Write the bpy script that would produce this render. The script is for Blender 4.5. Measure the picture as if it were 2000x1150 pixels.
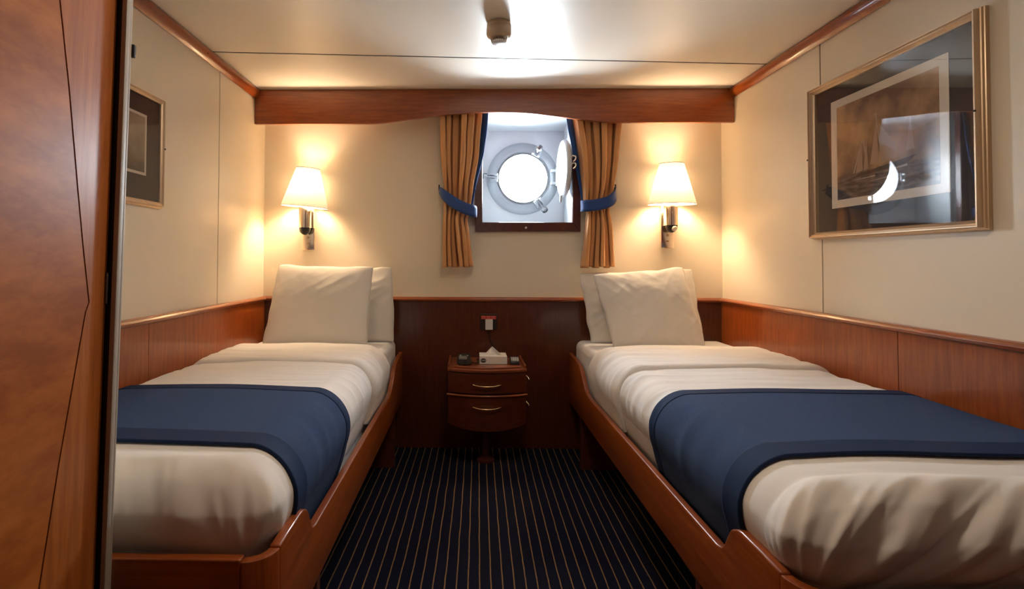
import bpy, bmesh, math, random
from math import pi, sin, cos, radians, sqrt
from mathutils import Vector, Matrix, noise

# ------------------------------------------------------------------ camera, world, light, exposure
for o in list(bpy.data.objects):
    bpy.data.objects.remove(o, do_unlink=True)
scene = bpy.context.scene
C = scene.collection

cam_d = bpy.data.cameras.new('camera')
cam = bpy.data.objects.new('camera', cam_d)
C.objects.link(cam)
cam_d.sensor_width = 36.0
cam_d.lens = 36.0 * 1053.43 / 2000.0
cam_d.shift_x = (1000 - 895.12) / 2000.0
cam_d.shift_y = -(575 - 485.18) / 2000.0
cam_d.clip_start = 0.02
rx = Vector((0.99982428, 0.01853559, 0.00279928))
up = Vector((-0.00237921, -0.02264616, 0.99974071))
fw = Vector((-0.01859418, 0.9995717, 0.02259808))
m = Matrix((rx, up, -fw)).transposed().to_4x4()
m.translation = Vector((0, 0, 1.13))
cam.matrix_world = m
scene.camera = cam

world = bpy.data.worlds.new('world')
scene.world = world
world.use_nodes = True
wn = world.node_tree.nodes
wn['Background'].inputs['Color'].default_value = (0.80, 0.91, 1.0, 1)
wn['Background'].inputs['Strength'].default_value = 64.0

portal = bpy.data.lights.new('window_portal', 'AREA')
portal.shape = 'SQUARE'
portal.size = 0.36
portal.cycles.is_portal = True
po = bpy.data.objects.new('window_portal', portal)
C.objects.link(po)
po.location = (0.364, 3.70, 1.68)
po.rotation_euler = (radians(-90), 0, 0)   # faces into the cabin

LAMP_W = 9.5
LAMP_COL = (1.0, 0.74, 0.47)
FILL_L = 20.0          # radiance of the unseen fill light added above the foot of the beds

vs = scene.view_settings
vs.view_transform = 'Standard'
vs.look = 'None'
vs.gamma = 1.0
vs.use_curve_mapping = False
vs.exposure = 1.25

# ------------------------------------------------------------------ materials
def mat(name, col, rough=0.5, metal=0.0, spec=0.5, coat=0.0, coat_rough=0.1, bump=None, sheen=0.0, var=None):
    mt = bpy.data.materials.new(name)
    mt.use_nodes = True
    nt = mt.node_tree
    b = nt.nodes['Principled BSDF']
    b.inputs['Base Color'].default_value = (*col, 1)
    b.inputs['Roughness'].default_value = rough
    b.inputs['Metallic'].default_value = metal
    b.inputs['Specular IOR Level'].default_value = spec
    b.inputs['Coat Weight'].default_value = coat
    b.inputs['Coat Roughness'].default_value = coat_rough
    b.inputs['Sheen Weight'].default_value = sheen
    tc = nt.nodes.new('ShaderNodeTexCoord')
    if bump:
        scale, strength, dist = bump
        n = nt.nodes.new('ShaderNodeTexNoise')
        n.inputs['Scale'].default_value = scale
        n.inputs['Detail'].default_value = 3
        nt.links.new(tc.outputs['Object'], n.inputs['Vector'])
        bp = nt.nodes.new('ShaderNodeBump')
        bp.inputs['Strength'].default_value = strength
        bp.inputs['Distance'].default_value = dist
        nt.links.new(n.outputs['Fac'], bp.inputs['Height'])
        nt.links.new(bp.outputs['Normal'], b.inputs['Normal'])
    if var:
        scale, amt = var
        n = nt.nodes.new('ShaderNodeTexNoise')
        n.inputs['Scale'].default_value = scale
        n.inputs['Detail'].default_value = 4
        nt.links.new(tc.outputs['Object'], n.inputs['Vector'])
        mx = nt.nodes.new('ShaderNodeMix')
        mx.data_type = 'RGBA'
        mx.inputs['A'].default_value = (*[c * (1 - amt) for c in col], 1)
        mx.inputs['B'].default_value = (*[min(1, c * (1 + amt)) for c in col], 1)
        nt.links.new(n.outputs['Fac'], mx.inputs['Factor'])
        nt.links.new(mx.outputs['Result'], b.inputs['Base Color'])
    return mt

def wood(name, dark, light, stretch=(1, 1, 12), rough=0.32, spec=0.5, coat=0.5, coat_rough=0.12, scale=5.0, rot=(0, 0, 0), rings=0.25):
    """cherry veneer: fine streaks stretched along one axis plus slow figure"""
    mt = bpy.data.materials.new(name)
    mt.use_nodes = True
    nt = mt.node_tree
    L = nt.links
    b = nt.nodes['Principled BSDF']
    tc = nt.nodes.new('ShaderNodeTexCoord')
    mp = nt.nodes.new('ShaderNodeMapping')
    mp.inputs['Rotation'].default_value = rot
    mp.inputs['Scale'].default_value = stretch
    L.new(tc.outputs['Object'], mp.inputs['Vector'])
    n1 = nt.nodes.new('ShaderNodeTexNoise')
    n1.inputs['Scale'].default_value = scale
    n1.inputs['Detail'].default_value = 6
    n1.inputs['Roughness'].default_value = 0.65
    L.new(mp.outputs['Vector'], n1.inputs['Vector'])
    n2 = nt.nodes.new('ShaderNodeTexNoise')
    n2.inputs['Scale'].default_value = scale * 9
    n2.inputs['Detail'].default_value = 3
    L.new(mp.outputs['Vector'], n2.inputs['Vector'])
    ma = nt.nodes.new('ShaderNodeMath'); ma.operation = 'MULTIPLY_ADD'
    ma.inputs[1].default_value = rings
    L.new(n2.outputs['Fac'], ma.inputs[0]); L.new(n1.outputs['Fac'], ma.inputs[2])
    cr = nt.nodes.new('ShaderNodeValToRGB')
    cr.color_ramp.elements[0].position = 0.42
    cr.color_ramp.elements[0].color = (*dark, 1)
    cr.color_ramp.elements[1].position = 0.86
    cr.color_ramp.elements[1].color = (*light, 1)
    L.new(ma.outputs['Value'], cr.inputs['Fac'])
    L.new(cr.outputs['Color'], b.inputs['Base Color'])
    bp = nt.nodes.new('ShaderNodeBump')
    bp.inputs['Strength'].default_value = 0.08
    bp.inputs['Distance'].default_value = 0.002
    L.new(n2.outputs['Fac'], bp.inputs['Height'])
    L.new(bp.outputs['Normal'], b.inputs['Normal'])
    b.inputs['Roughness'].default_value = rough
    b.inputs['Specular IOR Level'].default_value = spec
    b.inputs['Coat Weight'].default_value = coat
    b.inputs['Coat Roughness'].default_value = coat_rough
    return mt

CH_D, CH_L = (0.20, 0.036, 0.005), (0.37, 0.088, 0.013)
M = {}
M['wall'] = mat('cream_wall', (0.84, 0.745, 0.60), rough=0.36, spec=0.45, bump=(700, 0.12, 0.0006))
M['ceiling'] = mat('satin_ceiling', (0.88, 0.81, 0.70), rough=0.38, spec=0.6)
M['seam'] = mat('dark_seam', (0.012, 0.009, 0.007), rough=0.8)
M['groove'] = mat('grey_groove', (0.22, 0.17, 0.12), rough=0.8)
M['wood_v'] = wood('cherry_vertical', CH_D, CH_L, (14, 14, 1.2))
M['wood_back_shaded'] = wood('shaded_cherry_panel', (0.062, 0.013, 0.005), (0.12, 0.028, 0.009), (14, 14, 1.2))  # same cherry, darkened in colour for the shade on the back wainscot
M['wood_x'] = wood('cherry_across', CH_D, CH_L, (1.2, 14, 14))
M['wood_y'] = wood('cherry_along', CH_D, CH_L, (14, 1.0, 14))
M['wood_dark'] = wood('mahogany_frame', (0.060, 0.012, 0.007), (0.13, 0.030, 0.017), (6, 6, 6), rough=0.35)
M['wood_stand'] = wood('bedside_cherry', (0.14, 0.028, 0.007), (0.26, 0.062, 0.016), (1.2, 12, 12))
M['wood_drawer_shaded'] = wood('shaded_drawer_cherry', (0.065, 0.012, 0.004), (0.13, 0.028, 0.008), (1.2, 12, 12))  # cabinet cherry darkened below its top, shade put into the colour
M['veneer_a'] = wood('door_veneer_field', (0.33, 0.085, 0.014), (0.62, 0.205, 0.040), (9, 2.0, 5.0), spec=0.25, rough=0.45, coat=0.15, coat_rough=0.3, scale=2.6, rot=(radians(22), 0, 0), rings=0.12)
M['veneer_b'] = wood('door_veneer_stile', (0.32, 0.085, 0.016), (0.52, 0.165, 0.036), (9, 14, 0.8), spec=0.3, rough=0.42, coat=0.15, coat_rough=0.25)
M['inlay'] = mat('dark_inlay', (0.07, 0.022, 0.008), rough=0.4)
M['linen'] = mat('white_linen', (0.82, 0.79, 0.77), rough=0.85, spec=0.2, bump=(900, 0.10, 0.0004), sheen=0.1)
M['sheet'] = mat('white_sheet', (0.82, 0.79, 0.77), rough=0.85, spec=0.2, sheen=0.1)
M['pillow'] = mat('pillow_cotton', (0.78, 0.74, 0.69), rough=0.9, spec=0.2, sheen=0.1)
M['blue'] = mat('blue_runner', (0.042, 0.070, 0.150), rough=0.95, spec=0.1, sheen=0.0, bump=(420, 0.25, 0.001), var=(160, 0.25))
M['navy'] = mat('navy_border', (0.012, 0.028, 0.082), rough=0.8, spec=0.15, sheen=0.0, bump=(500, 0.15, 0.0006))
M['tan'] = mat('tan_curtain', (0.66, 0.325, 0.13), rough=0.8, spec=0.2, sheen=0.2, bump=(600, 0.15, 0.0006))
M['lining'] = mat('blue_lining', (0.02, 0.09, 0.32), rough=0.7, spec=0.2, sheen=0.2)
M['chrome'] = mat('warm_chrome', (0.95, 0.82, 0.68), rough=0.16, metal=1)
M['steel'] = mat('dull_steel', (0.20, 0.20, 0.21), rough=0.3, metal=1)
M['brass'] = mat('brass', (0.85, 0.60, 0.30), rough=0.22, metal=1)
M['black'] = mat('black_plastic', (0.012, 0.012, 0.014), rough=0.3)
M['rubber'] = mat('black_rubber', (0.018, 0.013, 0.010), rough=0.6)
M['greyplastic'] = mat('grey_display', (0.25, 0.25, 0.24), rough=0.3)
M['white_paint'] = mat('white_paint', (0.58, 0.60, 0.62), rough=0.35, spec=0.5, bump=(40, 0.05, 0.001))
M['ring_paint'] = mat('ring_paint', (0.31, 0.33, 0.35), rough=0.3, spec=0.5)
M['hammered'] = mat('hammered_grey_steel', (0.42, 0.37, 0.32), rough=0.45, spec=0.5, bump=(260, 0.5, 0.0008))
M['ivory'] = mat('ivory_plastic', (0.74, 0.66, 0.56), rough=0.35)
M['ivory2'] = mat('beige_plastic', (0.55, 0.42, 0.30), rough=0.4)
M['whiteplastic'] = mat('white_plastic', (0.85, 0.85, 0.85), rough=0.3)
M['bronze'] = mat('bronze_plate', (0.030, 0.021, 0.014), rough=0.4, metal=0.2)
M['red'] = mat('red_label', (0.45, 0.03, 0.03), rough=0.5)
M['redlight'] = mat('label_marks', (0.62, 0.22, 0.16), rough=0.5)
M['paper'] = mat('white_card', (0.75, 0.72, 0.68), rough=0.6)
M['tissue'] = mat('tissue_paper', (0.85, 0.82, 0.78), rough=0.95, spec=0.1)
M['gold'] = mat('champagne_frame', (0.62, 0.47, 0.33), rough=0.36, metal=0.75, bump=(300, 0.05, 0.0005))
M['mat_dark'] = mat('dark_mount', (0.040, 0.032, 0.030), rough=0.8)
M['mat_light'] = mat('cream_mount', (0.76, 0.68, 0.57), rough=0.8)
M['trimline'] = mat('brown_piping', (0.10, 0.06, 0.035), rough=0.7)
M['sail'] = mat('printed_sail', (0.46, 0.31, 0.21), rough=0.8)
M['hull'] = mat('printed_hull', (0.09, 0.055, 0.04), rough=0.8)
M['foam'] = mat('printed_foam', (0.50, 0.40, 0.32), rough=0.8)

def shade_material():
    mt = bpy.data.materials.new('translucent_shade')
    mt.use_nodes = True
    nt = mt.node_tree
    for n in list(nt.nodes): nt.nodes.remove(n)
    out = nt.nodes.new('ShaderNodeOutputMaterial')
    d = nt.nodes.new('ShaderNodeBsdfDiffuse'); d.inputs['Color'].default_value = (0.85, 0.78, 0.68, 1)
    t = nt.nodes.new('ShaderNodeBsdfTranslucent'); t.inputs['Color'].default_value = (0.95, 0.90, 0.82, 1)
    mx = nt.nodes.new('ShaderNodeMixShader'); mx.inputs[0].default_value = 0.055
    nt.links.new(d.outputs[0], mx.inputs[1]); nt.links.new(t.outputs[0], mx.inputs[2])
    nt.links.new(mx.outputs[0], out.inputs[0])
    return mt
M['shade'] = shade_material()

def glass_material(name, gloss_rough=0.02, ior=1.45, tint=(1, 1, 1)):
    mt = bpy.data.materials.new(name)
    mt.use_nodes = True
    nt = mt.node_tree
    for n in list(nt.nodes): nt.nodes.remove(n)
    out = nt.nodes.new('ShaderNodeOutputMaterial')
    t = nt.nodes.new('ShaderNodeBsdfTransparent'); t.inputs['Color'].default_value = (*tint, 1)
    g = nt.nodes.new('ShaderNodeBsdfGlossy'); g.inputs['Roughness'].default_value = gloss_rough
    lw = nt.nodes.new('ShaderNodeLayerWeight'); lw.inputs['Blend'].default_value = 0.5
    f0 = ((ior - 1) / (ior + 1)) ** 2 * 1.2
    pw = nt.nodes.new('ShaderNodeMath'); pw.operation = 'POWER'; pw.inputs[1].default_value = 5.0
    ml = nt.nodes.new('ShaderNodeMath'); ml.operation = 'MULTIPLY_ADD'; ml.inputs[1].default_value = 1 - f0; ml.inputs[2].default_value = f0
    nt.links.new(lw.outputs['Facing'], pw.inputs[0]); nt.links.new(pw.outputs[0], ml.inputs[0])
    mx = nt.nodes.new('ShaderNodeMixShader')
    nt.links.new(ml.outputs[0], mx.inputs[0]); nt.links.new(t.outputs[0], mx.inputs[1]); nt.links.new(g.outputs[0], mx.inputs[2])
    nt.links.new(mx.outputs[0], out.inputs[0])
    return mt
M['glass'] = glass_material('pane_glass')
M['picture_glass'] = glass_material('picture_glass', 0.015, 1.62)

def carpet_material():
    mt = bpy.data.materials.new('striped_carpet')
    mt.use_nodes = True
    nt = mt.node_tree; L = nt.links
    b = nt.nodes['Principled BSDF']
    b.inputs['Roughness'].default_value = 0.95
    b.inputs['Specular IOR Level'].default_value = 0.1
    tc = nt.nodes.new('ShaderNodeTexCoord')
    mp = nt.nodes.new('ShaderNodeMapping')
    mp.inputs['Rotation'].default_value = (0, 0, radians(1.05))
    mp.inputs['Location'].default_value = (0.008, 0, 0)
    L.new(tc.outputs['Object'], mp.inputs['Vector'])
    wob = nt.nodes.new('ShaderNodeTexNoise'); wob.inputs['Scale'].default_value = 7
    L.new(tc.outputs['Object'], wob.inputs['Vector'])
    sx = nt.nodes.new('ShaderNodeSeparateXYZ'); L.new(mp.outputs['Vector'], sx.inputs[0])
    fz = nt.nodes.new('ShaderNodeTexNoise'); fz.inputs['Scale'].default_value = 320; fz.inputs['Detail'].default_value = 2
    L.new(tc.outputs['Object'], fz.inputs['Vector'])
    def math_node(op, a, c=None, d=None):
        n = nt.nodes.new('ShaderNodeMath'); n.operation = op
        for i, v in enumerate((a, c, d)):
            if v is None: continue
            if isinstance(v, (int, float)): n.inputs[i].default_value = v
            else: L.new(v, n.inputs[i])
        return n.outputs[0]
    x = math_node('MULTIPLY_ADD', wob.outputs['Fac'], 0.006, sx.outputs['X'])
    x = math_node('MULTIPLY_ADD', fz.outputs['Fac'], 0.004, x)
    ph = math_node('FRACT', math_node('DIVIDE', x, 0.0405))
    dd = math_node('ABSOLUTE', math_node('SUBTRACT', ph, 0.5))
    st = math_node('LESS_THAN', dd, 0.052)
    mx = nt.nodes.new('ShaderNodeMix'); mx.data_type = 'RGBA'
    mx.inputs['A'].default_value = (0.0045, 0.006, 0.017, 1)
    mx.inputs['B'].default_value = (0.24, 0.135, 0.06, 1)
    L.new(st, mx.inputs['Factor'])
    L.new(mx.outputs['Result'], b.inputs['Base Color'])
    bp = nt.nodes.new('ShaderNodeBump'); bp.inputs['Strength'].default_value = 0.6; bp.inputs['Distance'].default_value = 0.003
    L.new(fz.outputs['Fac'], bp.inputs['Height']); L.new(bp.outputs['Normal'], b.inputs['Normal'])
    return mt
M['carpet'] = carpet_material()

def seascape_material(name, horizon, warm, sea, h0, h1):
    """a printed painting: clouded sky above a dark sea (object z = height on the wall)"""
    mt = bpy.data.materials.new(name)
    mt.use_nodes = True
    nt = mt.node_tree; L = nt.links
    b = nt.nodes['Principled BSDF']; b.inputs['Roughness'].default_value = 0.8
    tc = nt.nodes.new('ShaderNodeTexCoord')
    sp = nt.nodes.new('ShaderNodeSeparateXYZ'); L.new(tc.outputs['Object'], sp.inputs[0])
    n = nt.nodes.new('ShaderNodeTexNoise'); n.inputs['Scale'].default_value = 7; n.inputs['Detail'].default_value = 5
    L.new(tc.outputs['Object'], n.inputs['Vector'])
    sky = nt.nodes.new('ShaderNodeValToRGB')
    for e, (p, c) in zip(sky.color_ramp.elements, ((0.36, warm[0]), (0.66, warm[1]))):
        e.position = p; e.color = (*c, 1)
    L.new(n.outputs['Fac'], sky.inputs['Fac'])
    mp = nt.nodes.new('ShaderNodeMapping'); mp.inputs['Scale'].default_value = (20, 20, 90)
    L.new(tc.outputs['Object'], mp.inputs['Vector'])
    n2 = nt.nodes.new('ShaderNodeTexNoise'); n2.inputs['Scale'].default_value = 1.0; n2.inputs['Detail'].default_value = 5
    L.new(mp.outputs['Vector'], n2.inputs['Vector'])
    se = nt.nodes.new('ShaderNodeValToRGB')
    for e, (p, c) in zip(se.color_ramp.elements, ((0.35, sea[0]), (0.75, sea[1]))):
        e.position = p; e.color = (*c, 1)
    L.new(n2.outputs['Fac'], se.inputs['Fac'])
    mr = nt.nodes.new('ShaderNodeMapRange')
    mr.inputs['From Min'].default_value = horizon - 0.02; mr.inputs['From Max'].default_value = horizon + 0.02
    L.new(sp.outputs['Z'], mr.inputs['Value'])
    mx = nt.nodes.new('ShaderNodeMix'); mx.data_type = 'RGBA'
    L.new(mr.outputs['Result'], mx.inputs['Factor'])
    L.new(se.outputs['Color'], mx.inputs['A']); L.new(sky.outputs['Color'], mx.inputs['B'])
    L.new(mx.outputs['Result'], b.inputs['Base Color'])
    return mt
M['print_right'] = seascape_material('seascape_print', -0.075, ((0.19, 0.115, 0.075), (0.60, 0.36, 0.18)), ((0.06, 0.045, 0.04), (0.26, 0.20, 0.165)), 0, 1)
M['print_left'] = seascape_material('pale_seascape_print', -0.06, ((0.22, 0.17, 0.11), (0.42, 0.33, 0.23)), ((0.05, 0.04, 0.03), (0.16, 0.12, 0.09)), 0, 1)

# ------------------------------------------------------------------ helpers
def box(bm, x0, x1, y0, y1, z0, z1):
    vs_ = [bm.verts.new((x, y, z)) for x in (x0, x1) for y in (y0, y1) for z in (z0, z1)]
    for f in ((0, 1, 3, 2), (4, 6, 7, 5), (0, 4, 5, 1), (2, 3, 7, 6), (0, 2, 6, 4), (1, 5, 7, 3)):
        bm.faces.new([vs_[i] for i in f])

def bevel_all(bm, w, seg=2, angle=30):
    bmesh.ops.recalc_face_normals(bm, faces=bm.faces)
    es = [e for e in bm.edges if len(e.link_faces) == 2 and e.calc_face_angle(0) > radians(angle)]
    bmesh.ops.bevel(bm, geom=es, offset=w, segments=seg, profile=0.5, affect='EDGES')

def prism(bm, pts, axis, a, b):
    """extrude a 2D outline (u,v) along an axis from a to b. axis x: (y,z); y: (x,z); z: (x,y)"""
    def P(u, v, t):
        return {'x': (t, u, v), 'y': (u, t, v), 'z': (u, v, t)}[axis]
    A = [bm.verts.new(P(u, v, a)) for u, v in pts]
    B = [bm.verts.new(P(u, v, b)) for u, v in pts]
    n = len(pts)
    bm.faces.new(A); bm.faces.new(list(reversed(B)))
    for i in range(n):
        j = (i + 1) % n
        bm.faces.new([A[j], A[i], B[i], B[j]])

def lathe(bm, prof, loc=(0, 0, 0), axis='z', seg=40, cap=True):
    """prof: list of (r, h) revolve around axis through loc"""
    rings = []
    for r, h in prof:
        ring = []
        for k in range(seg):
            a = 2 * pi * k / seg
            u, v = r * cos(a), r * sin(a)
            p = {'z': (u, v, h), 'y': (u, h, v), 'x': (h, u, v)}[axis]
            ring.append(bm.verts.new(Vector(p) + Vector(loc)))
        rings.append(ring)
    for a, b in zip(rings, rings[1:]):
        for k in range(seg):
            j = (k + 1) % seg
            bm.faces.new([a[k], a[j], b[j], b[k]])
    if cap:
        bm.faces.new(rings[0]); bm.faces.new(list(reversed(rings[-1])))

def tube(bm, pts, r, seg=10, cap=True):
    pts = [Vector(p) for p in pts]
    rings = []
    prev = None
    for i, p in enumerate(pts):
        t = (pts[min(i + 1, len(pts) - 1)] - pts[max(i - 1, 0)]).normalized()
        if prev is None:
            n = t.orthogonal().normalized()
        else:
            n = (prev - t * prev.dot(t)).normalized()
        prev = n
        bn = t.cross(n)
        rr = r[i] if isinstance(r, (list, tuple)) else r
        rings.append([bm.verts.new(p + n * rr * cos(2 * pi * k / seg) + bn * rr * sin(2 * pi * k / seg)) for k in range(seg)])
    for a, b in zip(rings, rings[1:]):
        for k in range(seg):
            j = (k + 1) % seg
            bm.faces.new([a[k], a[j], b[j], b[k]])
    if cap:
        bm.faces.new(list(reversed(rings[0]))); bm.faces.new(rings[-1])

def smooth_path(pts, n=8):
    """Catmull-Rom through points"""
    P = [Vector(p) for p in pts]
    P = [P[0] * 2 - P[1]] + P + [P[-1] * 2 - P[-2]]
    out = []
    for i in range(1, len(P) - 2):
        for k in range(n):
            t = k / n
            out.append(0.5 * ((2 * P[i]) + (P[i + 1] - P[i - 1]) * t + (2 * P[i - 1] - 5 * P[i] + 4 * P[i + 1] - P[i + 2]) * t * t + (3 * P[i] - P[i - 1] - 3 * P[i + 1] + P[i + 2]) * t ** 3))
    out.append(P[-2])
    return out

def obj(name, bm, material, parent=None, smooth=None, kind=None, label=None, origin=None):
    bmesh.ops.recalc_face_normals(bm, faces=bm.faces)
    if origin is not None:
        bmesh.ops.translate(bm, verts=bm.verts, vec=-Vector(origin))
    me = bpy.data.meshes.new(name)
    bm.to_mesh(me); bm.free()
    mats = material if isinstance(material, (list, tuple)) else [material]
    for mm in mats: me.materials.append(mm)
    o = bpy.data.objects.new(name, me)
    C.objects.link(o)
    if origin is not None: o.location = origin
    if smooth is not None:
        for p in me.polygons: p.use_smooth = True
        if smooth < 180:
            try: me.set_sharp_from_angle(angle=radians(smooth))
            except Exception: pass
    if parent is not None:
        o.parent = parent
    if kind: o['kind'] = kind
    if label: o['label'] = label
    return o

def empty(name, loc=(0, 0, 0)):
    o = bpy.data.objects.new(name, None)
    o.empty_display_size = 0.05
    C.objects.link(o); o.location = loc
    return o

def thing(name, label, cat, loc=(0, 0, 0), group=None):
    o = empty(name, loc)
    o['label'] = label; o['category'] = cat
    if group: o['group'] = group
    return o

def tag(o, label, cat, group=None):
    o['label'] = label; o['category'] = cat
    if group: o['group'] = group
    return o

def part(name, bm, material, root, smooth=None, label=None):
    """bm is in world metres; the child keeps them while hanging from the root (its parent's place is subtracted)"""
    off = Vector((0, 0, 0)); p = root
    while p is not None:
        off += p.location; p = p.parent
    bmesh.ops.translate(bm, verts=bm.verts, vec=-off)
    return obj(name, bm, material, root, smooth, None, label)

# room numbers: x left..right, y depth, z height
XL, XR, YB, YF, ZC = -1.26, 1.539, 3.30, -1.30, 2.135
ZW = 0.905          # top of the wooden wainscot

# ------------------------------------------------------------------ room shell
bm = bmesh.new(); box(bm, XL - 0.1, XR + 0.1, YF - 0.1, YB + 0.1, -0.06, 0)
obj('floor', bm, M['carpet'], kind='structure')

# ceiling: two satin panels, a slightly skewed dark joint between them
def seam_y(x): return 2.567 + (x + 1.19) * (2.752 - 2.567) / 2.66
bm = bmesh.new()
g = 0.0065
prism(bm, [(XL - 0.05, YF - 0.1), (XR + 0.05, YF - 0.1), (XR + 0.05, seam_y(XR + 0.05) - g), (XL - 0.05, seam_y(XL - 0.05) - g)], 'z', ZC, ZC + 0.012)
prism(bm, [(XL - 0.05, seam_y(XL - 0.05) + g), (XR + 0.05, seam_y(XR + 0.05) + g), (XR + 0.05, YB + 0.1), (XL - 0.05, YB + 0.1)], 'z', ZC, ZC + 0.012)
ceil = obj('ceiling', bm, M['ceiling'], kind='structure')
bm = bmesh.new(); box(bm, XL - 0.1, XR + 0.1, YF - 0.1, YB + 0.1, ZC + 0.012, ZC + 0.08)
prism(bm, [(XL - 0.05, seam_y(XL - 0.05) - g), (XR + 0.05, seam_y(XR + 0.05) - g), (XR + 0.05, seam_y(XR + 0.05) + g), (XL - 0.05, seam_y(XL - 0.05) + g)], 'z', ZC + 0.0015, ZC + 0.013)
part('joint', bm, M['seam'], ceil)

def side_wall(name, x, inward, ysplit):
    # inward = +1 for left wall (room on +x side)
    bm = bmesh.new()
    t = 0.008
    for y0, y1 in ((YF - 0.1, ysplit - 0.004), (ysplit + 0.004, YB + 0.08)):
        box(bm, min(x, x - inward * t), max(x, x - inward * t), y0, y1, 0, ZC)
    o = obj(name, bm, M['wall'], kind='structure')
    bm = bmesh.new()
    xa, xb = x - inward * t, x - inward * 0.09
    box(bm, min(xa, xb), max(xa, xb), YF - 0.1, YB + 0.08, -0.05, ZC + 0.08)
    part('joint', bm, M['groove'], o)
    return o
wall_left = side_wall('wall_left', XL, 1, 2.69)
wall_right = side_wall('wall_right', XR, -1, 2.373)

# back wall with the window opening
WX0, WX1, WZ0, WZ1 = 0.078, 0.642, 1.358, 2.060
bm = bmesh.new()
box(bm, XL, WX0, YB, YB + 0.06, 0, ZC)
box(bm, WX1, XR, YB, YB + 0.06, 0, ZC)
box(bm, WX0, WX1, YB, YB + 0.06, 0, WZ0)
box(bm, WX0, WX1, YB, YB + 0.06, WZ1, ZC)
obj('wall_back', bm, M['wall'], kind='structure')
bm = bmesh.new(); box(bm, XL - 0.1, XR + 0.1, YF - 0.1, YF, 0, ZC)
obj('wall_front', bm, M['wood_v'], kind='structure')

# ceiling mouldings (rounded wood battens where side walls meet the ceiling)
def batten(name, x, s):
    pts = [(x, ZC - 0.003), (x, ZC - 0.052), (x + s * 0.006, ZC - 0.056), (x + s * 0.020, ZC - 0.045), (x + s * 0.030, ZC - 0.028), (x + s * 0.032, ZC - 0.012), (x + s * 0.028, ZC - 0.003)]
    bm = bmesh.new(); prism(bm, pts, 'y', YF, 3.128)
    o = obj(name, bm, M['wood_y'], smooth=40, kind='structure')
    bm = bmesh.new()
    for y in (0.9, 1.75, 2.5):
        lathe(bm, [(0.004, 0), (0.004, 0.0015)], (x + s * 0.0285, y, ZC - 0.030), 'x', 12)
    part('screw', bm, M['seam'], o)
batten('trim_1', XL, 1)
batten('trim_2', XR, -1)

# wainscots
def wains(name, faces, cap, panel='wood_v'):
    bm = bmesh.new()
    for f in faces: box(bm, *f)
    o = obj(name, bm, M[panel], kind='structure')
    bm = bmesh.new()
    for axis, pts, a, b in cap: prism(bm, pts, axis, a, b)
    part('cap_rail', bm, M['wood_y'] if cap[0][0] == 'y' else M['wood_x'], o, smooth=40)
    return o
def cap_profile(p, s):   # p = wall plane, s = inward
    return [(p, ZW + 0.004), (p + s * 0.016, ZW + 0.004), (p + s * 0.026, ZW - 0.002), (p + s * 0.030, ZW - 0.010), (p + s * 0.026, ZW - 0.019), (p + s * 0.018, ZW - 0.022), (p, ZW - 0.022)]
wains('trim_3', [(XL, XL + 0.014, YF, 2.0885, 0, ZW - 0.02), (XL, XL + 0.014, 2.0915, YB, 0, ZW - 0.02)], [('y', cap_profile(XL, 1), YF, YB)])
wains('trim_4', [(XR - 0.014, XR, YF, 1.9485, 0, ZW - 0.02), (XR - 0.014, XR, 1.9515, YB, 0, ZW - 0.02)], [('y', cap_profile(XR, -1), YF, YB)])
wains('trim_5', [(XL + 0.014, XR - 0.014, YB - 0.014, YB, 0, ZW - 0.02)], [('x', cap_profile(YB, -1), XL + 0.014, XR - 0.014)], 'wood_back_shaded')

# ------------------------------------------------------------------ window with porthole
win = empty('window_1', (0.36, YB, 1.358)); win['kind'] = 'structure'
RY = 3.62
# painted recess (open box)
bm = bmesh.new()
t = 0.01
box(bm, WX0 - t, WX0, YB, RY, WZ0 - t, WZ1 + t)
box(bm, WX1, WX1 + t, YB, RY, WZ0 - t, WZ1 + t)
box(bm, WX0, WX1, YB, RY, WZ0 - t, WZ0)
prism(bm, [(YB, WZ1), (RY, 2.004), (RY, WZ1 + t), (YB, WZ1 + t)], 'x', WX0, WX1)
part('recess_lining', bm, M['white_paint'], win)
# hull plate with round hole
PC = Vector((0.364, RY, 1.680)); RH = 0.168
bm = bmesh.new()
N = 96
def sq(a):
    c, s = cos(a), sin(a)
    ts = []
    if c > 1e-9: ts.append((WX1 + t - PC.x) / c)
    if c < -1e-9: ts.append((WX0 - t - PC.x) / c)
    if s > 1e-9: ts.append((WZ1 + t - PC.z) / s)
    if s < -1e-9: ts.append((WZ0 - t - PC.z) / s)
    k = min(ts); return PC.x + c * k, PC.z + s * k
def ringv(f, y): return [bm.verts.new((f(2 * pi * k / N)[0], y, f(2 * pi * k / N)[1])) for k in range(N)]
circ = lambda a: (PC.x + RH * cos(a), PC.z + RH * sin(a))
r1, r2, r3, r4 = ringv(sq, RY), ringv(circ, RY), ringv(circ, RY + 0.05), ringv(sq, RY + 0.05)
for A, B in ((r1, r2), (r2, r3), (r3, r4), (r4, r1)):
    for k in range(N):
        j = (k + 1) % N
        bm.faces.new([A[k], A[j], B[j], B[k]])
part('hull_plate', bm, M['white_paint'], win, smooth=30)
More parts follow.
